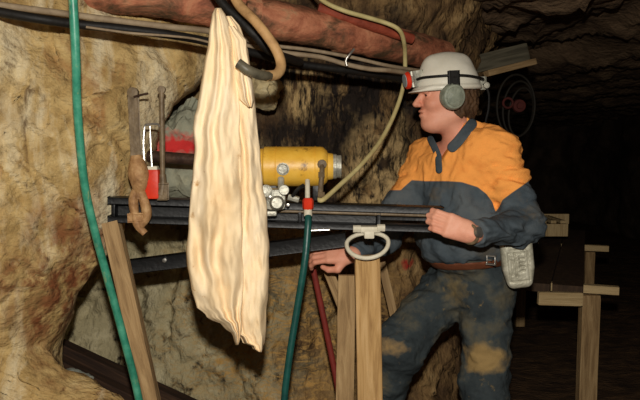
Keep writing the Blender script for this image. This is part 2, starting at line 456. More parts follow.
# rod
bm = bmesh.new()
A = W(120, 154, 2.62); B = W(266, 165, 2.56)
cyl(bm, A, B, .022, 20)
obj('drill_rod', bm, M['rod'], rig)
# motor
A = W(250, 166.5, 2.52); B = W(338, 166.5, 2.52); L_ = (B - A).length
bm = bmesh.new()
cyl(bm, A, B, .07, 40, [(0, .045), (.02, .062), (.05, .066), (.15, .066), (.17, .073), (.80, .073), (.83, .071), (.87, .060), (.885, .050), (.93, .048), (.95, .045)])
mot = obj('motor', bm, M['yellow'], rig)
for t in (.30, .74):
    bm = bmesh.new(); ring(bm, A.lerp(B, t), .0735, .0735, .0018, (Vector((0, 1, 0)), Vector((0, 0, 1)), Vector((1, 0, 0))), 48, 6)
    obj('seam_band', bm, M['yellow'], mot)
bm = bmesh.new()
cyl(bm, W(331, 166.5, 2.52), W(341.5, 166.5, 2.52), .05, 28, [(0, .044), (.1, .046), (.5, .046), (.55, .042), (.95, .042), (1, .038)])
obj('end_cap', bm, M['alu'], mot)
bm = bmesh.new()
c = W(283, 169, 2.455); cyl(bm, c, c + Vector((0, -.016, 0)), .023, 12, [(0, .023), (.5, .023), (.55, .018), (1, .016)])
obj('drain_plug', bm, M['alu'], mot)
bm = bmesh.new()
c = W(322, 164, 2.46); cyl(bm, c + Vector((0, .01, 0)), c + Vector((0, -.022, 0)), .017, 10)
tube(bm, [c + Vector((0, -.01, 0)), W(322, 172, 2.43), W(321, 184, 2.43), W(320, 198, 2.44)], .0095, 10)
for py in (172, 192): cyl(bm, W(321.5, py, 2.43), W(321.5, py + 5, 2.43), .013, 6)
obj('air_inlet', bm, M['tool_grey'], mot)
# saddle feet between motor and beam
bm = bmesh.new()
for px in (272, 318):
    bm = bmesh.new(); box(bm, W(px, 192, 2.53), (.04, .06, .06), None, .004); obj('saddle', bm, M['black'], rig)
# control valve
bm = bmesh.new()
c = W(276, 199, 2.40)
box(bm, c, (.07, .06, .075), None, .016)
cyl(bm, W(266, 191, 2.36), W(266, 191, 2.42), .022, 18)
cyl(bm, W(284, 190, 2.35), W(284, 190, 2.42), .018, 18)
cyl(bm, W(277, 203, 2.34), W(277, 203, 2.42), .028, 18, [(0, .018), (.2, .026), (1, .028)])
cyl(bm, W(288, 197, 2.40), W(299, 200, 2.40), .011, 8)
cyl(bm, W(281, 178, 2.45), W(281, 190, 2.42), .012, 12)
box(bm, W(270, 213, 2.40), (.05, .05, .018), None, .006)
vl = obj('control_valve', bm, M['alu'], rig)
for px, py in ((270, 197), (288, 205), (263, 206)):
    bm = bmesh.new(); p = W(px, py, 2.355); cyl(bm, p, p + Vector((0, -.01, 0)), .006, 6); obj('bolt', bm, M['steel'], vl)
bm = bmesh.new(); tube(bm, [W(291, 199, 2.4), W(297, 190, 2.39), W(304, 185, 2.40)], .007, 8); obj('lever', bm, M['rubber'], vl)
bm = bmesh.new()
cyl(bm, W(307.5, 180, 2.44), W(307.5, 200, 2.40), .009, 12)
obj('white_nipple', bm, M['white_metal'], rig)
# clamp with loop handle
bm = bmesh.new()
box(bm, W(368, 229, 2.40), (.085, .05, .022), None, .006)
box(bm, W(369, 234, 2.395), (.036, .04, .03), None, .006)
cyl(bm, W(353, 229, 2.38), W(361, 229, 2.38), .013, 8)
cyl(bm, W(377, 228, 2.38), W(385, 228, 2.38), .013, 8)
cl = obj('clamp', bm, M['white_metal'], rig)
bm = bmesh.new()
ring(bm, W(367.5, 243, 2.375), .073, .062, .0078, (Vector((1, 0, .07)).normalized(), Vector((0, .72, .69)).normalized(), Vector((0, -.69, .72)).normalized()), 48, 10,
     lambda a: .72 if math.sin(a) > 0 else 1.05)
obj('loop_handle', bm, M['white_metal'], cl)

# hoses
bm = bmesh.new()
tube(bm, [W(70, -40, 2.0), W(73, 0, 2.0), W(76, 60, 2.03), W(77.5, 110, 2.08), W(84, 180, 2.13), W(94, 228, 2.17), W(108, 280, 2.2), W(123, 335, 2.22), W(139, 400, 2.24), W(150, 470, 2.26), W(120, 560, 2.3)],
     lambda f: .0130, 14, 12)
g = tag(obj('water_hose', bm, M['green']), 'scuffed green hose hanging down over the ochre rock at left', 'hose')
bm = bmesh.new()
tube(bm, [W(308, 214, 2.38), W(308, 226, 2.36), W(305, 260, 2.34), W(297, 310, 2.34), W(289, 360, 2.33), W(284, 410, 2.32), W(286, 480, 2.3), W(300, 560, 2.3)], .0125, 14, 12)
th = tag(obj('air_hose', bm, M['teal']), 'dark teal hose dropping from a red coupling under the yellow motor', 'hose')
bm = bmesh.new(); cyl(bm, W(308, 198, 2.38), W(308, 210, 2.38), .019, 8, [(0, .014), (.2, .019), (.8, .019), (1, .014)])
tag(obj('coupling', bm, M['red'], th), 'orange red coupling')
bm = bmesh.new(); cyl(bm, W(308, 209, 2.38), W(308, 216, 2.38), .015, 12)
tag(obj('hose_clamp', bm, M['white_metal'], th), 'pale metal clamp')
bm = bmesh.new()
tube(bm, [W(318, 200, 2.42), W(324, 199, 2.42), W(340, 185, 2.5), W(362, 164, 2.6), W(381, 140, 2.72), W(396, 110, 2.82), W(404, 82, 2.86), W(405, 55, 2.83), W(403, 38, 2.76), W(398, 29, 2.73), W(386, 23, 2.73), W(366, 17, 2.70), W(345, 11, 2.67), W(325, 2, 2.68), W(310, -12, 2.7)], .0088, 12, 12)
tag(obj('thin_hose', bm, M['cream']), 'thin cream hose curving from the yellow motor up past the cap lamp', 'hose')

# ------------------------------------------------------------------ overhead services
bm = bmesh.new()
tube(bm, [W(-40, -38, 2.45), W(60, -14, 2.5), W(150, -3, 2.55), W(200, 5, 2.6), W(290, 23, 2.72), W(360, 37, 2.86), W(410, 48, 3.05), W(442, 56, 3.25)], .072, 28, 12, wob=.07)
rp = tag(obj('rusty_pipe', bm, M['rust']), 'thick rust red pipe running under the rock roof', 'pipe')
for px, py, d, n in ((248, 14, 2.65, 0), (343, 33, 2.83, 1)):
    bm = bmesh.new(); a = W(px, py, d); dr = (W(px + 30, py + 6.3, d + .05) - a).normalized()
    cyl(bm, a - dr * .03, a + dr * .03, .08, 28); obj('pipe_collar', bm, M['rust'], rp)
bm = bmesh.new()
tube(bm, [W(318, 8, 2.74), W(345, 17, 2.76), W(375, 27, 2.80), W(412, 39, 2.88)], .021, 14, 8, wob=.06)
tag(obj('small_red_pipe', bm, M['rustred']), 'thin red pipe lying on top of the thick rusty pipe, ending near the helmet', 'pipe')
def line(name, pts, r, m, label, cat='cable', **k):
    bm = bmesh.new(); tube(bm, pts, r, 10, 10); return tag(obj(name, bm, m), label, cat, **k)
line('grey_conduit', [W(-30, 0, 2.2), W(0, 5, 2.2), W(60, 13, 2.25), W(120, 21, 2.3), W(170, 27, 2.36), W(208, 31, 2.42), W(250, 40, 2.5)], .0105, M['cable'], 'grey brown conduit just under the red pipe at top left', 'pipe')
line('black_cable', [W(-30, 4, 2.12), W(0, 12, 2.12), W(40, 19, 2.14), W(75, 24, 2.2), W(120, 28.5, 2.26), W(165, 34, 2.32), W(205, 41, 2.4), W(250, 52, 2.5), W(300, 64, 2.6), W(360, 72, 2.7), W(420, 82, 2.9)], .0145, M['rubber'], 'thick black cable sagging along the top of the ochre rock')
line('thin_cable', [W(86, 27, 2.18), W(130, 33, 2.22), W(170, 36, 2.28), W(200, 40, 2.36), W(240, 52, 2.46)], .004, M['cable'], 'thin pale cable hanging just below the thick black cable')
line('pale_cable', [W(236, 36, 2.56), W(270, 45, 2.58), W(310, 50, 2.60), W(350, 57, 2.63), W(390, 66, 2.7), W(430, 72, 2.9)], .007, M['cable'], 'upper grey cable strapped under the rusty pipe', group='cables under the rusty pipe')
line('pale_cable', [W(236, 43, 2.54), W(280, 52, 2.56), W(320, 57, 2.58), W(345, 64, 2.6), W(370, 69, 2.62), W(395, 71, 2.68), W(430, 77, 2.9)], .009, M['cable'], 'lowest, thickest grey cable sagging below the rusty pipe', group='cables under the rusty pipe')
line('cable_tie', [W(347, 66, 2.55), W(346, 60, 2.55), W(350, 54, 2.55), W(354, 49, 2.56)], .0045, M['steel'], 'bright wire tie round the cables under the pipe', 'tie')
# tan hose loop over the cloth
line('tan_hose', [W(222, -40, 2.24), W(236, 0, 2.2), W(256, 22, 2.16), W(274, 46, 2.14), W(281, 64, 2.13), W(277, 74, 2.09), W(266, 76, 2.04)], .0160, M['tan_hose'], 'stiff tan hose looping down beside the hanging cloth', 'hose')
bm = bmesh.new(); tube(bm, [W(269, 76, 2.05), W(260, 75, 2.01), W(248, 70, 1.985), W(238, 63, 1.985)], .0145, 14)
tag(obj('hose_end', bm, M['steel_dark'], [o for o in bpy.data.objects if o.name == 'tan_hose'][0]), 'dark metal end of the hose')
line('black_hose', [W(196, -40, 2.3), W(220, 0, 2.28), W(240, 20, 2.27), W(256, 36, 2.27), W(272, 52, 2.32), W(300, 62, 2.5)], .015, M['rubber'], 'black hose running between the cloth top and the tan hose', 'hose')

# ------------------------------------------------------------------ hanging cloth
def flap(bm, tab, d0, seed, folds, amp, y0, y1, skew=0):
    ys = np.linspace(y0, y1, 110); NU = 64; R = []
    for y in ys:
        xl = interp([(a, b) for a, b, c in tab], y); xr = interp([(a, c) for a, b, c in tab], y)
        w = xr - xl; t = (y - y0) / (y1 - y0); ring_ = []
        xl += 1.6 * noise.noise(Vector((seed, y * .05, 0))); xr += 1.6 * noise.noise(Vector((seed + 5, y * .05, 0)))
        for k in range(NU):
            u = k / (NU - 1)
            e = math.sqrt(max(0, 1 - (2 * u - 1) ** 2))
            ph = seed + 2.2 * noise.noise(Vector((u * 1.5, y * .012, seed)))
            fo = math.sin(2 * PI * folds * u + ph * 2.6) * .8 + .8 * noise.noise(Vector((u * 4.5 + seed, y * .02, 1))) + .25 * noise.noise(Vector((u * 9, y * .05, seed + 3)))
            cr = noise.noise(Vector((u * 5, y * .05, seed + 9))) * .35 * t
            a = amp * (.35 + .65 * min(1, t * 1.6))
            fo += .45 * noise.noise(Vector((u * 6 + y * .03, y * .06 - u * 3, seed + 20))) + .22 * noise.noise(Vector((u * 14, y * .12, seed + 30)))
            front = d0 - e * (.03 + .015 * t) - (fo + cr) * a * min(1, 2.2 * e)
            ring_.append(W(xl + w * u, y + skew * u, front))
        for k in range(NU - 1, -1, -6):
            u = k / (NU - 1); e = math.sqrt(max(0, 1 - (2 * u - 1) ** 2))
            ring_.append(W(xl + w * u, y + skew * u, d0 + .012 + e * .022 + .01 * math.sin(6 * u + seed)))
        R.append([bm.verts.new(p) for p in ring_])
    n = len(R[0])
    for A, B in zip(R, R[1:]):
        for k in range(n): bm.faces.new((A[k], A[(k + 1) % n], B[(k + 1) % n], B[k]))
    bm.faces.new(R[0]); bm.faces.new(R[-1][::-1])
bm = bmesh.new()
flap(bm, [(8, 216, 222), (14, 213, 226), (24, 211, 230), (40, 208, 232), (80, 202, 238), (108, 197, 240), (116, 194, 240), (160, 194, 241), (200, 190, 242), (250, 187, 243), (268, 187, 243), (290, 191, 243), (308, 197, 242), (313, 205, 242), (319, 208, 242), (323, 220, 242), (331, 226, 241), (333, 231, 240), (340, 233, 239), (345, 235, 238)], 2.03, 1.3, 2.2, .016, 8, 345)
flap(bm, [(16, 222, 232), (26, 221, 240), (50, 222, 248), (90, 224, 253), (108, 225, 256), (170, 226, 261), (200, 228, 266), (240, 228, 269), (280, 229, 269), (322, 231, 266), (334, 233, 265), (337, 240, 265), (343, 243, 265), (345, 252, 264), (349, 254, 264), (352, 259, 263)], 2.07, 4.1, 2.0, .014, 16, 352)
# small fold of cloth at upper right
flap(bm, [(26, 226, 234), (40, 228, 246), (80, 232, 252), (100, 238, 255), (107, 247, 253)], 2.05, 7.7, 1.2, .01, 26, 107)
tag(obj('hanging_cloth', bm, M['cloth']), 'long creased cream cloth hanging from the overhead hoses', 'cloth')

# ------------------------------------------------------------------ tools hanging at left
def wrench(px0, py0, px1, py1, d, m, label, big=True):
    a = W(px0, py0, d); b = W(px1, py1, d - .01); root = thing('pipe_wrench', label, 'wrench', b, 'wrenches hanging upright by the ochre rock')
    dr = (b - a).normalized(); s = Vector((0, 1, 0)).cross(dr).normalized()
    k = 1 if big else .72
    ax = (dr, Vector((0, 1, 0)), s)
    bm = bmesh.new()
    L = (b - a).length
    hl = .60 if big else .85
    e = a + dr * L * hl
    if big:
        box(bm, (a + e) / 2, ((e - a).length, .012, .027), ax, .003)
        for q_ in (-.0115, .0115): box(bm, (a + e) / 2 + s * q_, ((e - a).length, .022, .006), ax, .002)
    else:
        tube(bm, [a, a.lerp(e, .3), a.lerp(e, .7), e], .0095, 10, 6, wob=.15)
    cyl(bm, a + Vector((0, .012 * k, 0)) + dr * .006, a + Vector((0, -.012 * k, 0)) + dr * .006, .0185 * k, 18)
    obj('handle', bm, M['tool_grey'], root)
    if big:
        # housing swelling and hook jaw
        bm = bmesh.new()
        tube(bm, [e - dr * .03, e + dr * .02 + s * -.004, e + dr * .07 + s * -.006, e + dr * .12], lambda f: .018 + .016 * math.sin(PI * min(1, f * 1.15)), 14, 8, wob=.15)
        obj('housing', bm, m, root)
        bm = bmesh.new()
        h = e + dr * .08
        tube(bm, [h, h + dr * .05 - s * .020, h + dr * .10 - s * .026, h + dr * .128 - s * .008, h + dr * .150 + s * .004], lambda f: .019 - .006 * f, 12, 8, wob=.2)
        box(bm, h + dr * .105 + s * .010, (.022, .026, .045), ax, .005)
        obj('hook_jaw', bm, m, root)
        bm = bmesh.new()
        tube(bm, [h - s * .002, h + dr * .04 + s * .016, h + dr * .09 + s * .015, h + dr * .135 + s * .004, h + dr * .162 - s * .018], lambda f: .018 - .004 * f, 12, 8, wob=.2)
        obj('lower_jaw', bm, m, root)
    else:
        bm = bmesh.new(); h = e
        tube(bm, [h - dr * .02, h + dr * .02, h + dr * .05 + s * .006], lambda f: .012 + .006 * f, 12, 6)
        box(bm, h + dr * .04, (.05, .024, .026), ax, .005)
        obj('jaw', bm, m, root)
    return root
# sign of s: towards -x for a downward bar
wrench(133, 91, 139, 212, 2.37, M['tool'], 'large rusty wrench with long straight handle up, jaws over the black beam', True)
wrench(161.5, 88, 163, 196, 2.39, M['tool_grey'], 'slim grey wrench hanging upright right of the red canister', False)
bm = bmesh.new(); tube(bm, [W(134, 97, 2.36), W(141, 95, 2.35), W(148, 93.5, 2.345)], .004, 8)
tag(obj('nail', bm, M['rod']), 'dark nail sticking out beside the top of the large wrench', 'nail')
can = thing('red_canister', 'small bright red canister with wire bail hanging between the two wrenches', 'canister', W(153, 200, 2.38))
bm = bmesh.new()
box(bm, W(152.5, 184, 2.385), (.052, .045, .104), None, .010)
obj('body', bm, M['red'], can)
bm = bmesh.new(); box(bm, W(152.5, 168.5, 2.385), (.04, .036, .018), None, .005); obj('cap', bm, M['white_metal'], can)
bm = bmesh.new()
tube(bm, [W(146, 176, 2.37), W(143.5, 150, 2.37), W(144.5, 128, 2.37), W(148, 124.5, 2.37), W(157, 124, 2.38), W(160, 127, 2.38)], .0042, 8)
tube(bm, [W(152, 170, 2.37), W(150.5, 140, 2.38), W(150, 126, 2.38)], .003, 8)
obj('wire_bail', bm, M['steel'], can)

b = boulder('boulder', W(184, 160, 3.0), (.21, .2, .24), M['grey_rock'], 'grey rock splashed with bright red paint behind the drill rod', 1)
p0 = W(180, 146, 2.82); l0 = p0 - Vector(b['_abs'])
overlay(M['grey_rock'], (208, 52, 50), blob(tuple(l0), .1, .7, .95, 30, (.62, .2, 1.55)))
boulder('boulder', W(262, 90, 2.95), (.085, .1, .08), M['pale_rock'], 'pale rounded rock showing right of the cloth above the yellow motor', 4)
boulder('boulder', W(74, 384, 2.6), (.07, .07, .05), M['stone'], 'small grey stone among the dark timbers at lower left', 6)


# ------------------------------------------------------------------ timbers in front of the wall
timber('timber_prop', W(174, 505, 2.32), W(111, 222, 2.44), .060, .045, M['wood_grey'], 'leaning grey timber leg beside the green hose, holding up the black beam')
timber('timber_post', W(372, 535, 2.37), W(367, 256, 2.40), .088, .07, M['wood'], 'upright pale orange timber post below the loop handle')
timber('timber_plank', W(342, 540, 2.48), W(347, 275, 2.52), .066, .03, M['wood_grey'], 'grey plank standing close behind the left side of the pale post')
timber('wooden_lath', W(352, 330, 2.70), W(325, 262, 2.74), .040, .025, M['wood_grey'], 'short tan slat leaning left behind the grey plank')
timber('wooden_lath', W(402, 352, 3.02), W(382, 262, 3.06), .036, .02, M['wood_grey'], 'thin grey slat between the pale post and the worker\'s knee')
bm = bmesh.new(); tube(bm, [W(313, 268, 2.75), W(323, 315, 2.74), W(334, 368, 2.72), W(340, 400, 2.70)], .0125, 10)
tag(obj('red_rod', bm, M['dull_red']), 'dull red rod leaning between the teal hose and the timbers', 'rod')
timber('dark_beam', W(30, 335, 2.95), W(240, 432, 2.72), .07, .07, M['wood_dark'], 'upper wet dark timber sloping down behind the leaning leg', group='wet dark timbers at lower left')
timber('dark_beam', W(28, 352, 2.85), W(190, 432, 2.62), .085, .06, M['wood_dark'], 'lower wet dark timber in front, sloping down at lower left', group='wet dark timbers at lower left')
timber('broken_stick', W(64, 398, 2.42), W(28, 342, 2.42), .03, .018, M['wood_grey'], 'short broken stick in the cleft of the ochre rock, lower left')

# ------------------------------------------------------------------ work bench at right
TZ = .70
nr = Vector((1.47, 3.76, 0)); fr = Vector((2.36, 6.05, 0)); dv = (fr - nr).normalized(); sv = Vector((dv.y, -dv.x, 0))
bench = thing('work_bench', 'long narrow timber bench with dark top standing behind the worker', 'bench', (nr + fr) / 2)
wv = .52
for k in range(3):
    a = nr - dv * .03 - sv * (wv * (k + .5) / 3) + Vector((0, 0, TZ - .025)); b_ = a + dv * 2.58
    timber('top_board', a, b_, wv / 3 - .005, .05, M['bench'], up=(0, 0, 1), parent=bench)
def at_b(t, s_, z): return nr + dv * t + sv * s_ + Vector((0, 0, z))
tag(timber('end_board', W(538, 298, 3.70), W(582, 299, 3.70), .072, .03, M['wood_light'], up=(0, 1, 0), parent=bench), 'light end board')
for t, dz in ((.02, 0), (1.62, 0)):
    ex = .20 if t < 1 else .19
    tag(timber('cross_bearer', at_b(t + .03, -wv - .075, TZ - .03), at_b(t + .05, ex - .02, TZ - .03), .05, .045, M['wood_light'], up=(0, 0, 1), parent=bench), 'light timber bearer')
for t in (.05, 1.66):
    for s_ in (.03, -wv + .04):
        timber('leg', at_b(t, s_, 0), at_b(t, s_, TZ - .06), .10 if t < 1 else .075, .06, M['wood_grey'], up=(0, 1, 0), parent=bench)
timber('brace', at_b(.1, .02, .42), at_b(1.6, .02, .38), .07, .025, M['bench'], up=(0, 0, 1), parent=bench)
# small slotted crate on the far end
cr = thing('slotted_block', 'small pale timber box with two slots on top, on the far end of the bench', 'box', W(555, 236, 5.35))
def sb(name, px0, py0, px1, py1, d, dep, mm=M['wood_light']):
    a = W(px0, py0, d); b2 = W(px1, py1, d); bm = bmesh.new()
    box(bm, ((a.x + b2.x) / 2, d + dep / 2, (a.z + b2.z) / 2), (abs(b2.x - a.x), dep, abs(a.z - b2.z)), None, .004); return obj(name, bm, mm, cr, smooth=False)
sb('front_board', 541, 224, 568, 236.5, 5.2, .03)
sb('back_board', 541, 214, 569, 224, 5.62, .03)
for x in (541, 551, 560.5): sb('rib', x, 220.5, x + 5.5, 223.5, 5.231, .385)

# ------------------------------------------------------------------ roof boards and coil right of helmet
timber('roof_wedge', W(470, 66, 4.1), W(526, 52, 4.2), .10, .06, M['wood_dim'], 'grey wooden board wedged against the roof right of the helmet', group='boards wedged against the roof')
timber('roof_wedge', W(486, 74, 4.0), W(534, 62, 4.15), .035, .05, M['wood_grey'], 'thin pale wedge tip below the grey roof board', group='boards wedged against the roof')
coil = thing('hose_coil', 'dim olive hose coil with red hub hanging right of the white helmet', 'hose', W(516, 135, 4.1))
rnd = random.Random(3)
for k in range(3):
    bm = bmesh.new()
    ring(bm, W(518 + k * 2.5 - 2, 106 + k * 3, 4.12 + .03 * k), .125 - .022 * k, .185 - .02 * k, .007, (Vector((1, .25, 0)).normalized(), Vector((.05 * k, 0, 1)).normalized(), Vector((.25, -1, 0)).normalized()), 48, 8)
    obj('loop', bm, M['olive'], coil)
bm = bmesh.new(); c = W(518, 106, 4.12); cyl(bm, c, c + Vector((0, -.05, 0)), .04, 20, [(0, .03), (.3, .04), (.7, .036), (.75, .02), (1, .018)]); obj('hub', bm, M['dim_red'], coil)
bm = bmesh.new(); ring(bm, W(508, 103, 4.06), .028, .028, .007, (Vector((1, 0, 0)), Vector((0, 0, 1)), Vector((0, 1, 0))), 28, 8); obj('red_ring', bm, M['dim_red'], coil)
# ------------------------------------------------------------------ implicit surface modelling (numpy)
def V3(v): return np.array([v[0], v[1], v[2]], dtype=np.float32)
def cap(p, a, b, ra, rb):
    a = V3(a); ba = V3(b) - a; pa = p - a
    t = np.clip(pa @ ba / (ba @ ba), 0, 1)
    return np.linalg.norm(pa - t[:, None] * ba, axis=1) - (ra + (rb - ra) * t)
def ell(p, c, r, ax=None):
    q = p - V3(c)
    if ax is not None: q = q @ np.array([list(a) for a in ax], dtype=np.float32).T
    r = np.array(r, dtype=np.float32)
    k0 = np.linalg.norm(q / r, axis=1) + 1e-6; k1 = np.linalg.norm(q / (r * r), axis=1) + 1e-6
    return k0 * (k0 - 1) / k1
def rbox(p, c, h, r, ax):
    q = np.abs((p - V3(c)) @ np.array([list(a) for a in ax], dtype=np.float32).T) - (np.array(h, dtype=np.float32) - r)
    return np.linalg.norm(np.maximum(q, 0), axis=1) + np.minimum(q.max(axis=1), 0) - r
def smin(a, b, k):
    h = np.clip(.5 + .5 * (b - a) / k, 0, 1); return b * (1 - h) + a * h - k * h * (1 - h)
def smax(a, b, k): return -smin(-a, -b, k)
def mesh_sdf(f, lo, hi, h, name):
    lo = np.array(lo, dtype=np.float64); B = 12
    n = (np.ceil((np.array(hi) - lo) / h / B).astype(int)) * B
    nb = n // B
    bc = np.stack(np.meshgrid(*[np.arange(k) for k in nb], indexing='ij'), -1).reshape(-1, 3)
    cen = (lo + (bc * B + B / 2) * h).astype(np.float32)
    dc = f(cen)
    G = np.repeat(np.repeat(np.repeat(np.where(dc > 0, 1, -1).astype(np.float32).reshape(nb), B, 0), B, 1), B, 2)
    act = np.where(np.abs(dc) < B * h * .87 * 1.6 + .012)[0]
    off = np.stack(np.meshgrid(*[np.arange(B)] * 3, indexing='ij'), -1).reshape(-1, 3)
    for s in range(0, len(act), 150):
        ids = act[s:s + 150]
        gi = (bc[ids][:, None, :] * B + off[None]).reshape(-1, 3)
        G[gi[:, 0], gi[:, 1], gi[:, 2]] = f((lo + gi * h).astype(np.float32))
    S = G < 0
    cnt = np.zeros(tuple(np.array(G.shape) - 1), dtype=np.uint8)
    C8 = [(i, j, k) for i in (0, 1) for j in (0, 1) for k in (0, 1)]
    X, Y, Z = cnt.shape
    for i, j, k in C8: cnt += S[i:i + X, j:j + Y, k:k + Z]
    cells = np.argwhere((cnt > 0) & (cnt < 8))
    vals = np.stack([G[cells[:, 0] + i, cells[:, 1] + j, cells[:, 2] + k] for i, j, k in C8], 1)
    C8a = np.array(C8, dtype=np.float64); acc = np.zeros((len(cells), 3)); num = np.zeros(len(cells))
    for a in range(8):
        for b in range(a + 1, 8):
            if np.abs(C8a[a] - C8a[b]).sum() != 1: continue
            va, vb = vals[:, a], vals[:, b]; m = (va < 0) != (vb < 0)
            t = np.where(m, va / np.where(m, va - vb, 1), 0)
            acc += m[:, None] * (C8a[a] + t[:, None] * (C8a[b] - C8a[a])); num += m
    verts = lo + (cells + acc / num[:, None]) * h
    key = (cells[:, 0] * Y + cells[:, 1]) * Z + cells[:, 2]
    quads = []
    for ax in range(3):
        o1 = [0, 0, 0]; o1[ax] = 1
        a = S[:S.shape[0] - o1[0], :S.shape[1] - o1[1], :S.shape[2] - o1[2]]; b = S[o1[0]:, o1[1]:, o1[2]:]
        e = np.argwhere(a != b); u, v = [(1, 2), (2, 0), (0, 1)][ax]
        e = e[(e[:, u] > 0) & (e[:, v] > 0) & (e[:, u] < cnt.shape[u]) & (e[:, v] < cnt.shape[v]) & (e[:, ax] < cnt.shape[ax])]
        q = []
        for du, dvv in ((-1, -1), (0, -1), (0, 0), (-1, 0)):
            c = e.copy(); c[:, u] += du; c[:, v] += dvv
            q.append(np.searchsorted(key, (c[:, 0] * Y + c[:, 1]) * Z + c[:, 2]))
        q = np.stack(q, 1); flip = ~S[e[:, 0], e[:, 1], e[:, 2]]
        q[flip] = q[flip][:, ::-1]; quads.append(q)
    quads = np.concatenate(quads)
    me = bpy.data.meshes.new(name)
    me.vertices.add(len(verts)); me.vertices.foreach_set('co', verts.astype(np.float32).ravel())
    me.loops.add(len(quads) * 4); me.loops.foreach_set('vertex_index', quads.astype(np.int32).ravel())
    me.polygons.add(len(quads)); me.polygons.foreach_set('loop_start', np.arange(0, len(quads) * 4, 4, dtype=np.int32))
    me.update(calc_edges=True)
    me['_n'] = len(verts)
    return me, verts[quads].mean(axis=1)
def wr(p, s, a, ph=0, st=(1, 1, 1)):
    """soft cloth wrinkles from warped sines"""
    x, y, z = p[:, 0] * s * st[0] + ph, p[:, 1] * s * st[1] + ph * 1.7, p[:, 2] * s * st[2] - ph
    u = x + 1.3 * np.sin(y * .9 + z * .7) + .8 * np.sin(z * 1.7 + x * .3)
    v = z + 1.1 * np.sin(x * .8 - y) + .6 * np.sin(y * 2.1)
    return a * (np.sin(u * 1.3 + v * .7) + .6 * np.sin(v * 2.1 - u * .9) + .35 * np.sin(u * 3.1 + y * 2))

# ------------------------------------------------------------------ joints of the worker
def frame(deg):
    a = math.radians(deg)
    return Vector((-math.sin(a), -math.cos(a), 0)), Vector((math.cos(a), -math.sin(a), 0)), Vector((0, 0, 1))
Fb, Lb, Ub = frame(34)
Fh, Lh, Uh = frame(80)
J = dict(pelvis=W(474, 278, 2.82), belly=W(465, 236, 2.78), chest=W(464, 182, 2.80), neck=W(463, 140, 2.79),
         shL=W(500, 152, 2.68), shR=W(427, 158, 2.92), elL=W(524, 226, 2.60), wrL=W(472, 234, 2.368),
         elR=W(385, 236, 2.84), wrR=W(351, 255, 2.60),
         hipL=W(487, 290, 2.76), knL=W(484, 392, 2.68), anL=W(488, 497, 2.80),
         hipR=W(450, 288, 2.88), knR=W(396, 350, 2.74), anR=W(366, 470, 2.92))
for k in ('anL', 'anR'): J[k].z = .10
Hc = W(447, 97, 2.765)

def hand(p, wrist, d, back, side, curl, s=1.0, thumb=None, base_curl=.15, spread=.06):
    """wrist point, direction to fingers, back of the hand, side towards the index finger"""
    d = Vector(d).normalized(); back = Vector(back); back = (back - d * back.dot(d)).normalized()
    side = Vector(side); side = (side - d * side.dot(d) - back * side.dot(back)).normalized()
    W0 = Vector(wrist)
    kn = W0 + d * .085 * s
    r = cap(p, W0 - d * .01, W0 + d * .03 * s, .027 * s, .026 * s)
    for o_ in (-.028, -.009, .011, .030):
        r = smin(r, cap(p, W0 + d * .015 * s + side * o_ * .7 * s, kn + side * o_ * s - d * .004, .016 * s, .0135 * s), .014)
    Ls = [(.030, .046, .026, .020), (.010, .050, .030, .021), (-.010, .046, .028, .020), (-.029, .036, .021, .018)]
    for i, (o_, a, b, c) in enumerate(Ls):
        q = kn + side * o_ * s; ang = base_curl; dd = d + side * (o_ * spread * 20 * .1)
        rr = (.0103, .0105, .0100, .0088)[i] * s
        fd = None
        f = None
        for ln, cu in ((a, curl[0]), (b, curl[1]), (c, curl[2])):
            ang += cu
            e = q + (dd * math.cos(ang) - back * math.sin(ang)).normalized() * ln * s
            g = cap(p, q, e, rr, rr * .93)
            f = g if f is None else smin(f, g, .004)
            q = e; rr *= .93
        r = smin(r, f, .006)
    t0 = W0 + d * .022 * s + side * .022 * s
    pts = [t0] + [W0 + d * (x * s) + side * (y * s) + back * (z * s) for x, y, z in thumb]
    rr = .0155 * s; t = None
    for a_, b_ in zip(pts, pts[1:]):
        g = cap(p, a_, b_, rr, rr * .85); t = g if t is None else smin(t, g, .006); rr *= .82
    return smin(r, t, .012)

def bb(pts, m): 
    a = np.array([list(q) for q in pts]); return a.min(0) - m, a.max(0) + m
def torso(p, g=0.0):
    r = ell(p, J['pelvis'] + Ub * .0, (.155 + g, .125 + g, .13 + g), (Lb, Fb, Ub))
    r = smin(r, ell(p, J['belly'] + Fb * .015, (.155 + g, .140 + g, .15 + g), (Lb, Fb, Ub)), .08)
    r = smin(r, ell(p, J['chest'], (.170 + g, .125 + g, .19 + g), (Lb, Fb, Ub)), .08)
    r = smin(r, cap(p, J['shL'] * .82 + J['shR'] * .18, J['shR'] * .82 + J['shL'] * .18, .075 + g, .07 + g), .07)
    r = smin(r, cap(p, J['neck'] - Ub * .02, (J['shL'] * .6 + J['neck'] * .4) + Vector((0, 0, -.015)), .055 + g, .055 + g), .06)
    return r
def arm(p, s, g=0.0):
    k = 'L' if s > 0 else 'R'
    r = cap(p, J['sh' + k], J['el' + k], .056 + g, .044 + g)
    return smin(r, cap(p, J['el' + k], J['wr' + k], .045 + g, .028 + g), .03)
def leg(p, s, g=0.0):
    k = 'L' if s > 0 else 'R'
    r = cap(p, J['hip' + k], J['kn' + k], .092 + g, .062 + g)
    r = smin(r, cap(p, J['kn' + k], J['an' + k], .06 + g, .042 + g), .04)
    calf = J['kn' + k].lerp(J['an' + k], .33) - Fb * .02
    return smin(r, ell(p, calf, (.055 + g, .058 + g, .12 + g), (Lb, Fb, Ub)), .04)
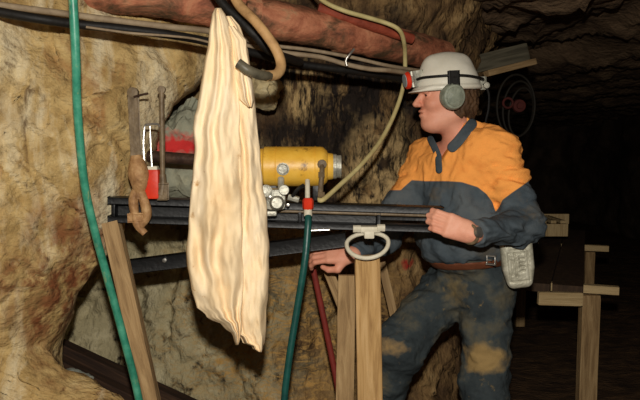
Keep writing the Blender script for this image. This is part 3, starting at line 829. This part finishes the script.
def head(p):
    H = Hc; ax = (Fh, Lh, Uh)
    def h(f, l, u): return H + Fh * f + Lh * l + Uh * u
    r = ell(p, h(-.012, 0, .035), (.098, .076, .095), ax)
    r = smin(r, ell(p, h(.035, 0, -.025), (.072, .062, .085), ax), .04)            # face mass
    r = smin(r, cap(p, h(.060, 0, -.098), h(.068, 0, -.094), .026, .025), .035)      # chin
    for s in (-1, 1):
        r = smin(r, cap(p, h(-.012, s * .052, -.075), h(.050, s * .022, -.098), .022, .022), .035)  # jaw
        r = smin(r, ell(p, h(.068, s * .036, -.03), (.03, .024, .022), ax), .02)     # cheek
        r = smax(r, -ell(p, h(.112, s * .032, .006), (.018, .018, .012), ax), .012)  # socket
        r = smin(r, ell(p, h(.090, s * .031, .005), (.0125, .0125, .0125), ax), .002)  # eyeball
        r = smin(r, cap(p, h(.100, s * .045, .020), h(.108, s * .014, .022), .009, .009), .012)  # brow
        r = smin(r, smax(ell(p, h(-.008, s * .078, -.01), (.022, .010, .034), ax), -ell(p, h(-.004, s * .090, -.008), (.013, .010, .022), ax), .004), .008)
    r = smin(r, cap(p, h(.105, 0, .010), h(.130, 0, -.030), .009, .0125), .012)      # nose
    for s in (-1, 1): r = smin(r, ell(p, h(.118, s * .012, -.034), (.012, .008, .009), ax), .006)
    r = smin(r, ell(p, h(.098, 0, -.058), (.019, .026, .009), ax), .008)
    r = smin(r, ell(p, h(.096, 0, -.074), (.018, .024, .009), ax), .008)
    r = smax(r, -ell(p, h(.118, 0, -.066), (.016, .024, .0022), ax), .003)
    r = smin(r, ell(p, h(.048, 0, -.112), (.05, .04, .025), ax), .04)
    return r
def neck(p, g=0):
    return cap(p, J['neck'] - Ub * .03, Hc - Fh * .012 - Uh * .06, .062 + g, .058 + g)
HL = dict(wrist=J['wrL'], d=(-1, .02, .36), back=(-.1, -1, .12), side=(.35, 0, 1), curl=(.28, .62, .7), s=1.06, thumb=[(.055, .030, -.035), (.085, .012, -.062)], base_curl=.1)
HR = dict(wrist=J['wrR'], d=(-1, -.15, .12), back=(-.15, -.75, .65), side=(.1, -.6, -.8), curl=(.35, .7, .6), s=1.08, thumb=[(.045, .052, -.02), (.075, .048, -.035), (.095, .036, -.04)], base_curl=.15)
def body(p):
    r = smin(torso(p, -.014), smin(neck(p), head(p), .03), .035)
    for s in (1, -1): r = smin(r, arm(p, s), .03); r = smin(r, leg(p, s), .05)
    r = smin(r, hand(p, **HL), .012); r = smin(r, hand(p, **HR), .012)
    for k, dr in (('anL', Fb), ('anR', Vector((-1, -.3, 0)).normalized())):
        r = smin(r, cap(p, J[k] - Ub * .045, J[k] + dr * .16 - Ub * .06, .04, .03), .03)
    return r

pers = thing('person', 'worker in white helmet and orange and navy shirt leaning on the drill beam', 'person', ((J['anL'].x + J['anR'].x) / 2, (J['anL'].y + J['anR'].y) / 2, 0))
lo, hi = bb(list(J.values()) + [Hc + Vector((-.13, 0, .15)), J['wrR'] + Vector((-.16, 0, 0)), J['wrL'] + Vector((-.16, -.03, 0))], .10); lo[2] = -.02
me, cen = mesh_sdf(body, lo, hi, .0042, 'body')
bo = obj('body', me, [M['skin'], M['eye'], M['hair']], pers)
q = cen - np.array(list(Hc)); f_ = q @ np.array(list(Fh)); l_ = q @ np.array(list(Lh)); u_ = q @ np.array(list(Uh))
mi = np.zeros(len(cen), dtype=np.int32)
mi[(np.sqrt(((f_ - .099) / .010) ** 2 + ((np.abs(l_) - .031) / .010) ** 2 + ((u_ - .004) / .005) ** 2) < 1)] = 1
mi[(np.abs(u_ - .024 + 6 * (np.abs(l_) - .03) ** 2) < .0045) & (f_ > .09) & (np.abs(l_) > .012) & (np.abs(l_) < .052)] = 2
bo.data.polygons.foreach_set('material_index', mi)

# ---- shirt
def xz(p, d):   # world -> px,py of the neckline plane, used as plain scale (1 px = 3.9 mm)
    s = 686 / 2.70
    return p[:, 0] * s + 320, 141 - (p[:, 2] - 1.5) * s - (p[:, 1] - d) * 0
def seg2(x, y, pts):
    m = None
    for (a, b), (c, d) in zip(pts, pts[1:]):
        vx, vy = c - a, d - b; t = np.clip(((x - a) * vx + (y - b) * vy) / (vx * vx + vy * vy), 0, 1)
        k = np.hypot(x - a - t * vx, y - b - t * vy); m = k if m is None else np.minimum(m, k)
    return m
def tri(x, y, T):
    m = None
    for i in range(3):
        (a, b), (c, d) = T[i], T[(i + 1) % 3]; L = math.hypot(c - a, d - b)
        k = ((x - a) * (d - b) - (y - b) * (c - a)) / L
        m = k if m is None else np.maximum(m, k)
    return m
_sgn = -1 if tri(np.array([442.]), np.array([140.]), [(474, 108), (441, 162), (430, 128)])[0] > 0 else 1
cuffL = (J['wrL'] - J['elL']).normalized(); cuffR = (J['wrR'] - J['elR']).normalized()
def shirt(p):
    g = .024
    r = torso(p, g)
    r = smin(r, cap(p, J['neck'], Hc - Fh * .03 - Uh * .105, .080, .062), .03)
    # overhang of loose cloth above the belt
    r = smin(r, ell(p, J['belly'] + Fb * .03 - Ub * .008, (.168, .165, .085), (Lb, Fb, Ub)), .05)
    wv = wr(p, 22, .0055, .5, (1, 1, .6)) + wr(p, 48, .0025, 2, (1, 1, .6)) + wr(p, 90, .0009, 2)
    r = smax(r, -((p - V3(J['pelvis'])) @ V3(Ub - Lb * .08) - .094), .02)
    a1 = smin(cap(p, J['shL'], J['elL'], .078, .070), cap(p, J['elL'], J['wrL'] - cuffL * .02, .068, .046), .045)
    a1 = a1 + wr(p, 26, .006, 4, (.7, .7, 1.5)) + wr(p, 60, .0026, 1, (.7, .7, 1.4))
    a1 = smax(a1, (p - V3(J['wrL'] - cuffL * .018)) @ V3(cuffL), .006)
    a2 = smin(cap(p, J['shR'], J['elR'], .080, .066), cap(p, J['elR'], J['wrR'] - cuffR * .01, .064, .044), .04)
    a2 = a2 + wr(p, 26, .005, 6, (.8, .8, 1.3)) + wr(p, 60, .002, 1)
    a2 = smax(a2, (p - V3(J['wrR'] - cuffR * .012)) @ V3(cuffR), .006)
    r = smin(r + wv, a1, .05); r = smin(r, a2, .05)
    x, y = xz(p, 2.7)
    cut = tri(x, y, [(474, 108), (441, 162), (430, 128)]) / 254.
    if _sgn < 0: cut = tri(x, y, [(430, 128), (441, 162), (474, 108)]) / 254.
    return smax(r, -cut, .004)
# orient the triangle test once
def shirt_front(p):
    g = .024; r = torso(p, g)
    r = smin(r, cap(p, J['neck'], Hc - Fh * .03 - Uh * .105, .080, .062), .03)
    r = smin(r, cap(p, J['shL'], J['elL'], .082, .070), .05); r = smin(r, cap(p, J['shR'], J['elR'], .080, .066), .05)
    return r
pts = [J[k] for k in ('shL', 'shR', 'elL', 'elR', 'wrL', 'wrR', 'pelvis', 'neck')]
lo, hi = bb(pts, .21)
me, cen = mesh_sdf(shirt, lo, hi, .0055, 'shirt')
cen = np.empty(len(me.vertices) * 3, dtype=np.float32); me.vertices.foreach_get('co', cen); cen = cen.reshape(-1, 3)
X = cen[:, 0] * 686 / cen[:, 1] + 320; Yp = 141 - (cen[:, 2] - 1.5) * 686 / cen[:, 1]
bl = np.interp(X, [395, 401, 404, 412, 425, 448, 462, 478, 487, 493, 496.5, 500, 503, 512, 522, 533, 560], [190, 190, 187, 180, 181, 181, 182, 187, 194, 202, 212, 207, 200, 193, 186, 178, 170])
at = me.attributes.new('yoke', 'FLOAT', 'POINT'); at.data.foreach_set('value', np.clip((bl - Yp) * .5, -4, 4).astype(np.float32))
ms = M['navy'].copy(); ms.name = 'two_tone_shirt_fabric'
def yoke(N, L, tc):
    a = N.new('ShaderNodeAttribute'); a.attribute_name = 'yoke'
    r = N.new('ShaderNodeMapRange'); r.inputs['From Min'].default_value = -.25; r.inputs['From Max'].default_value = .25
    L.new(a.outputs['Fac'], r.inputs['Value']); return r.outputs[0]
overlay(ms, (253, 168, 84), yoke)
overlay(ms, (234, 136, 62), mul(yoke, nmask(7, .56, .8)))
so = obj('shirt', me, ms, pers)
# collar and placket stand off the shirt
def band(lines, wdt, t):
    def f(p):
        x = p[:, 0] * 686 / p[:, 1] + 320; y = 141 - (p[:, 2] - 1.5) * 686 / p[:, 1]
        k = (seg2(x, y, lines) - wdt) * .0039
        r = np.abs(shirt_front(p) - .003) - t
        r = smax(r, k, .004)
        return np.maximum(r, (p[:, 1] - 2.84))
    return f
lo, hi = bb([J['neck']], .24)
me, _ = mesh_sdf(band([(471, 124), (464, 133), (457, 142), (452, 147)], 5.2, .006), lo, hi, .0035, 'collar'); obj('collar', me, M['navy'], pers)
me, _ = mesh_sdf(band([(430, 139), (435, 149), (438, 156), (439, 170)], 3.4, .0055), lo, hi, .0035, 'placket'); obj('placket', me, M['navy'], pers)

# ---- trousers
def trousers(p):
    g = .022
    r = ell(p, J['pelvis'] - Ub * .01, (.172, .142, .14), (Lb, Fb, Ub))
    r = smin(r, ell(p, J['belly'] + Fb * .012 - Ub * .05, (.165, .148, .10), (Lb, Fb, Ub)), .05)
    for k, a, b, c in (('L', .112, .090, .078), ('R', .112, .098, .082)):
        l1 = smin(cap(p, J['hip' + k], J['kn' + k], a, b), cap(p, J['kn' + k], J['an' + k], b, c), .05)
        r = smin(r, l1, .045)
    r = r + wr(p, 18, .0055, 1, (.8, .8, 1.1)) + wr(p, 45, .0022, 3, (.8, .8, 1.2)) + wr(p, 100, .0008)
    r = smax(r, p[:, 2] - (J['pelvis'].z + .105), .01)
    r = smax(r, .07 - p[:, 2], .01)
    return r
pts = [J[k] for k in ('hipL', 'hipR', 'knL', 'knR', 'anL', 'anR', 'pelvis')]
lo, hi = bb(pts, .19); lo[2] = .03
me, cen = mesh_sdf(trousers, lo, hi, .006, 'trousers')
def L_(pt): return tuple(Vector(pt) - Vector(pers['_abs']))
mj = M['jeans']
overlay(mj, (98, 90, 70), nmask(7, .50, .76)); overlay(mj, (146, 122, 78), mul(nmask(30, .60, .74), nmask(4, .45, .58)))
overlay(mj, (152, 126, 82), blob(L_(W(486, 361, 2.60)), .085, .4, .6, 16, (.85, .5, 1.25)))
overlay(mj, (122, 106, 74), blob(L_(W(455, 292, 2.68)), .06, .9, .8, 34, (1, .5, .7)))
overlay(mj, (150, 124, 84), blob(L_(W(390, 346, 2.66)), .05, .9, .8, 40, (.6, .5, 1.4)))
obj('trousers', me, mj, pers)
# ---- boots
for k, dr in (('L', Fb), ('R', Vector((-1, -.3, 0)).normalized())):
    A_ = J['an' + k]; sd = dr.cross(Ub)
    def boot(p):
        r = cap(p, A_ + Ub * .12, A_ - Ub * .03, .056, .054)
        r = smin(r, cap(p, A_ - Ub * .045 - dr * .03, A_ - Ub * .05 + dr * .16, .05, .044), .04)
        r = smax(r, -(p[:, 2] - .002), .004)
        return smax(r, p[:, 2] - .2, .006)
    lo, hi = bb([A_, A_ + dr * .18], .13); lo[2] = -.02; me, _ = mesh_sdf(boot, lo, hi, .006, 'boot')
    obj('boot', me, M['boot'], pers)

# ---- hair at the back and sides
def hair(p):
    ax = (Fh, Lh, Uh)
    def h(f, l, u): return Hc + Fh * f + Lh * l + Uh * u
    r = ell(p, h(-.035, 0, .01), (.088, .083, .10), ax)
    r = smin(r, ell(p, h(-.085, 0, -.045), (.036, .062, .055), ax), .03)
    r = smin(r, ell(p, h(-.03, .066, -.035), (.034, .018, .05), ax), .02)
    r = smin(r, ell(p, h(-.03, -.066, -.035), (.034, .018, .05), ax), .02)
    q = p - V3(Hc); f_ = q @ V3(Fh)
    r = smax(r, f_ - .012, .01) + .002 * np.sin(p[:, 0] * 330 + 3 * np.sin(p[:, 2] * 90)) + .002 * np.sin(p[:, 2] * 160 + p[:, 1] * 240)
    return r
lo, hi = bb([Hc], .17); me, _ = mesh_sdf(hair, lo, hi, .004, 'hair'); obj('hair', me, M['hair'], pers)

# ---- helmet
Tt = math.radians(-3)
Fq = (Fh * math.cos(Tt) + Uh * math.sin(Tt)).normalized(); Uq = Lh.cross(Fq) * -1
if Uq.z < 0: Uq = -Uq
Cq = W(447.5, 88, 2.765)
def hp(f, l, u): return Cq + Fq * f + Lh * l + Uq * u
def shell(p):
    q = p - V3(Cq); f_ = q @ V3(Fq); l_ = q @ V3(Lh); u_ = q @ V3(Uq)
    ax = (Fq, Lh, Uq)
    o_ = ell(p, hp(0, 0, -.005), (.131, .112, .142), ax)
    o_ = smin(o_, cap(p, hp(.060, 0, .094), hp(-.060, 0, .096), .030, .030), .04)      # raised crest
    rim = smax(ell(p, hp(0, 0, -.004), (.139, .119, .30), ax), np.abs(u_ + .002) - .007, .006)
    o_ = smin(o_, rim, .008)
    # peak
    pk = smax(ell(p, hp(.070, 0, 0), (.092, .086, .30), ax), np.abs(u_ + .004 + .16 * np.maximum(f_ - .09, 0)) - .0055, .004)
    o_ = smin(o_, pk, .012)
    i_ = ell(p, hp(0, 0, -.008), (.125, .106, .135), ax)
    r = smax(o_, -i_, .003)
    # side pieces drop a little behind the ears
    return smax(r, -(u_ + .014), .004)
lo, hi = bb([Cq], .20); me, _ = mesh_sdf(shell, lo, hi, .0036, 'helmet'); hel = obj('helmet', me, M['helmet'], pers)
# dark band / cable round the shell
bm = bmesh.new()
pth = [hp(.135, .03, .036), hp(.120, .062, .040), hp(.07, .104, .040), hp(.02, .120, .040), hp(-.04, .118, .036), hp(-.09, .092, .030), hp(-.13, .05, .026), hp(-.146, 0, .022)]
tube(bm, pth, .0052, 8)
obj('helmet_cord', bm, M['rubber'], hel)
# ear muff arm + cups
for s in (1, -1):
    bm = bmesh.new()
    box(bm, hp(.018, s * .118, .028), (.034, .016, .05), (Fq, Lh, Uq), .005)
    bar(bm, hp(.018, s * .124, .03), hp(.022, s * .134, -.03), .008, .012)
    mt = obj('muff_arm', bm, M['rubber'], hel)
    bm = bmesh.new()
    a = hp(.022, s * .080, -.038); b_ = hp(.022, s * .146, -.042)
    cyl(bm, a, b_, .05, 36, [(0, .038), (.05, .044), (.25, .045), (.30, .041), (.38, .047), (.62, .047), (.8, .041), (.84, .034), (.88, .033), (.97, .022), (1, .01)])
    for v in bm.verts:
        q = v.co - a; v.co = v.co + Uq * (q.dot(Uq) * .10)
    em = obj('ear_cup', bm, M['muff'], hel)
# cap lamp
bm = bmesh.new()
lc = hp(.132, .0, .040); ldir = (Fq - Uq * .12).normalized()
box(bm, lc - ldir * .004, (.040, .052, .046), (ldir, Lh, ldir.cross(Lh)), .008)
cyl(bm, lc + ldir * .008, lc + ldir * .026, .03, 28)
lamp = obj('cap_lamp', bm, M['alu'], hel)
bm = bmesh.new(); cyl(bm, lc + ldir * .024, lc + ldir * .043, .034, 30, [(0, .03), (.2, .034), (.8, .034), (1, .030)]); obj('red_bezel', bm, M['red'], hel)
bm = bmesh.new(); cyl(bm, lc + ldir * .043, lc + ldir * .0455, .026, 30); obj('lamp_glass', bm, M['lens'], hel)
bm = bmesh.new(); box(bm, hp(.128, 0, .030), (.03, .03, .022), (Fq, Lh, Uq), .004); obj('lamp_bracket', bm, M['rubber'], hel)
# rear clip and cord down the back
bm = bmesh.new(); box(bm, hp(-.138, .01, .012), (.022, .03, .04), (Fq, Lh, Uq), .006)
cyl(bm, hp(-.150, .02, .002), hp(-.150, .04, .002), .012, 14); obj('rear_clip', bm, M['alu'], hel)
bm = bmesh.new()
tube(bm, [hp(-.140, .03, .01), hp(-.158, .035, -.03), hp(-.158, .03, -.09), W(486, 128, 2.78), W(498, 150, 2.87), W(506, 200, 2.86), W(507, 240, 2.75)], .0045, 8)
obj('lamp_cable', bm, M['rubber'], pers)

# ---- belt, buckle, battery, watch
def belt(p):
    u = p - V3(J['pelvis'] + Ub * .078)
    tilt = u @ V3((Ub - Lb * .10).normalized())
    r = np.abs(np.minimum(trousers_plain(p), 1) - .004) - .0045
    return smax(r, np.abs(tilt) - .016, .003)
def trousers_plain(p):
    r = ell(p, J['pelvis'] - Ub * .01, (.172, .142, .14), (Lb, Fb, Ub))
    return smin(r, ell(p, J['belly'] + Fb * .012 - Ub * .05, (.165, .148, .10), (Lb, Fb, Ub)), .05)
def shirt_low(p): return ell(p, J['belly'] + Fb * .03 - Ub * .055, (.165, .165, .09), (Lb, Fb, Ub))
lo, hi = bb([J['pelvis'] + Ub * .06], .22); lo[2] += .08
me, _ = mesh_sdf(belt, lo, hi, .004, 'belt'); be = obj('belt', me, M['leather'], pers)
bm = bmesh.new(); c = W(491, 260, 2.60)
for q_ in (-1, 1): bar(bm, c + Lb * (.016 * q_) - Ub * .018, c + Lb * (.016 * q_) + Ub * .018, .006, .006, up=(0, 1, 0)); bar(bm, c - Lb * .018 + Ub * (.016 * q_), c + Lb * .018 + Ub * (.016 * q_), .006, .006)
bar(bm, c - Lb * .016, c + Lb * .004, .005, .005)
obj('buckle', bm, M['steel'], be)
def batt(p):
    ax = (Vector((.97, -.1, .12)).normalized(), Vector((.1, .99, 0)).normalized(), Vector((-.14, 0, .99)).normalized())
    c = W(517.5, 263, 2.60)
    q = (p - V3(c)) @ np.array([list(a) for a in ax], dtype=np.float32).T
    taper = .060 - .018 * np.clip((-q[:, 2] - .02) / .08, 0, 1) + .0 * q[:, 0]
    k = np.abs(q) - np.stack([taper - .02, np.full(len(q), .012), np.full(len(q), .074)], 1)
    r = np.linalg.norm(np.maximum(k, 0), axis=1) + np.minimum(k.max(1), 0) - .02
    fr = -q[:, 1]
    rect = np.maximum(np.abs(q[:, 0]) - .036, np.abs(q[:, 2] + .01) - .055)
    r = r + .004 * np.exp(-(rect / .003) ** 2) * (fr > 0)
    for x0, z0, hx, hz in ((-.012, .0, .0025, .045), (.012, .02, .010, .004), (.012, .005, .010, .004), (.012, -.01, .010, .004), (.012, -.026, .010, .004), (-.025, -.01, .004, .03), (0, .055, .03, .004)):
        bx = np.maximum(np.abs(q[:, 0] - x0) - hx, np.abs(q[:, 2] - z0) - hz)
        r = r + .0035 * np.clip(-bx / .002 + .5, 0, 1) * (fr > 0)
    return r
c = W(517.5, 263, 2.60); lo, hi = bb([c], .12); me, _ = mesh_sdf(batt, lo, hi, .0026, 'battery_pack'); bp = obj('battery_pack', me, M['battery'], pers)
bm = bmesh.new(); box(bm, W(522, 241, 2.585), (.07, .045, .016), (Vector((.97, -.1, .2)).normalized(), Vector((.1, 1, 0)).normalized(), Vector((-.2, 0, .97)).normalized()), .005)
box(bm, W(508, 252, 2.63), (.03, .02, .06), None, .004); obj('battery_lid', bm, M['rubber'], bp)
bm = bmesh.new(); wa = J['wrL'] - cuffL * -.012; d, s, u = axes(cuffL)
ring(bm, wa, .033, .031, .0065, (s, u, d), 30, 8); wt = obj('watch_strap', bm, M['tool_grey'], pers)
bm = bmesh.new(); n = Vector((.1, -1, .25)); n = (n - d * n.dot(d)).normalized(); cyl(bm, wa + n * .030, wa + n * .042, .019, 24); obj('watch_face', bm, M['steel'], wt)

# ------------------------------------------------------------------ light: the photographer's flash, a hand's breadth above the lens
def lamp_pt(name, loc, power, r, col):
    l = bpy.data.lights.new(name, 'POINT'); l.energy = power; l.shadow_soft_size = r; l.color = col
    o = bpy.data.objects.new(name, l); o.location = loc; COL.objects.link(o); return o
lamp_pt('camera_flash', (.0, -.02, CZ + .25), 215, .03, (1, .95, .86))
w = bpy.data.worlds.new('world'); bpy.context.scene.world = w; w.use_nodes = True
w.node_tree.nodes['Background'].inputs[0].default_value = (.9, .75, .65, 1); w.node_tree.nodes['Background'].inputs[1].default_value = .02
sc = bpy.context.scene
sc.view_settings.view_transform = 'Standard'; sc.view_settings.look = 'None'; sc.view_settings.exposure = 0; sc.view_settings.gamma = 1
try: sc.view_settings.use_curve_mapping = False
except Exception: pass
for o in bpy.data.objects:
    if '_abs' in o: del o['_abs']
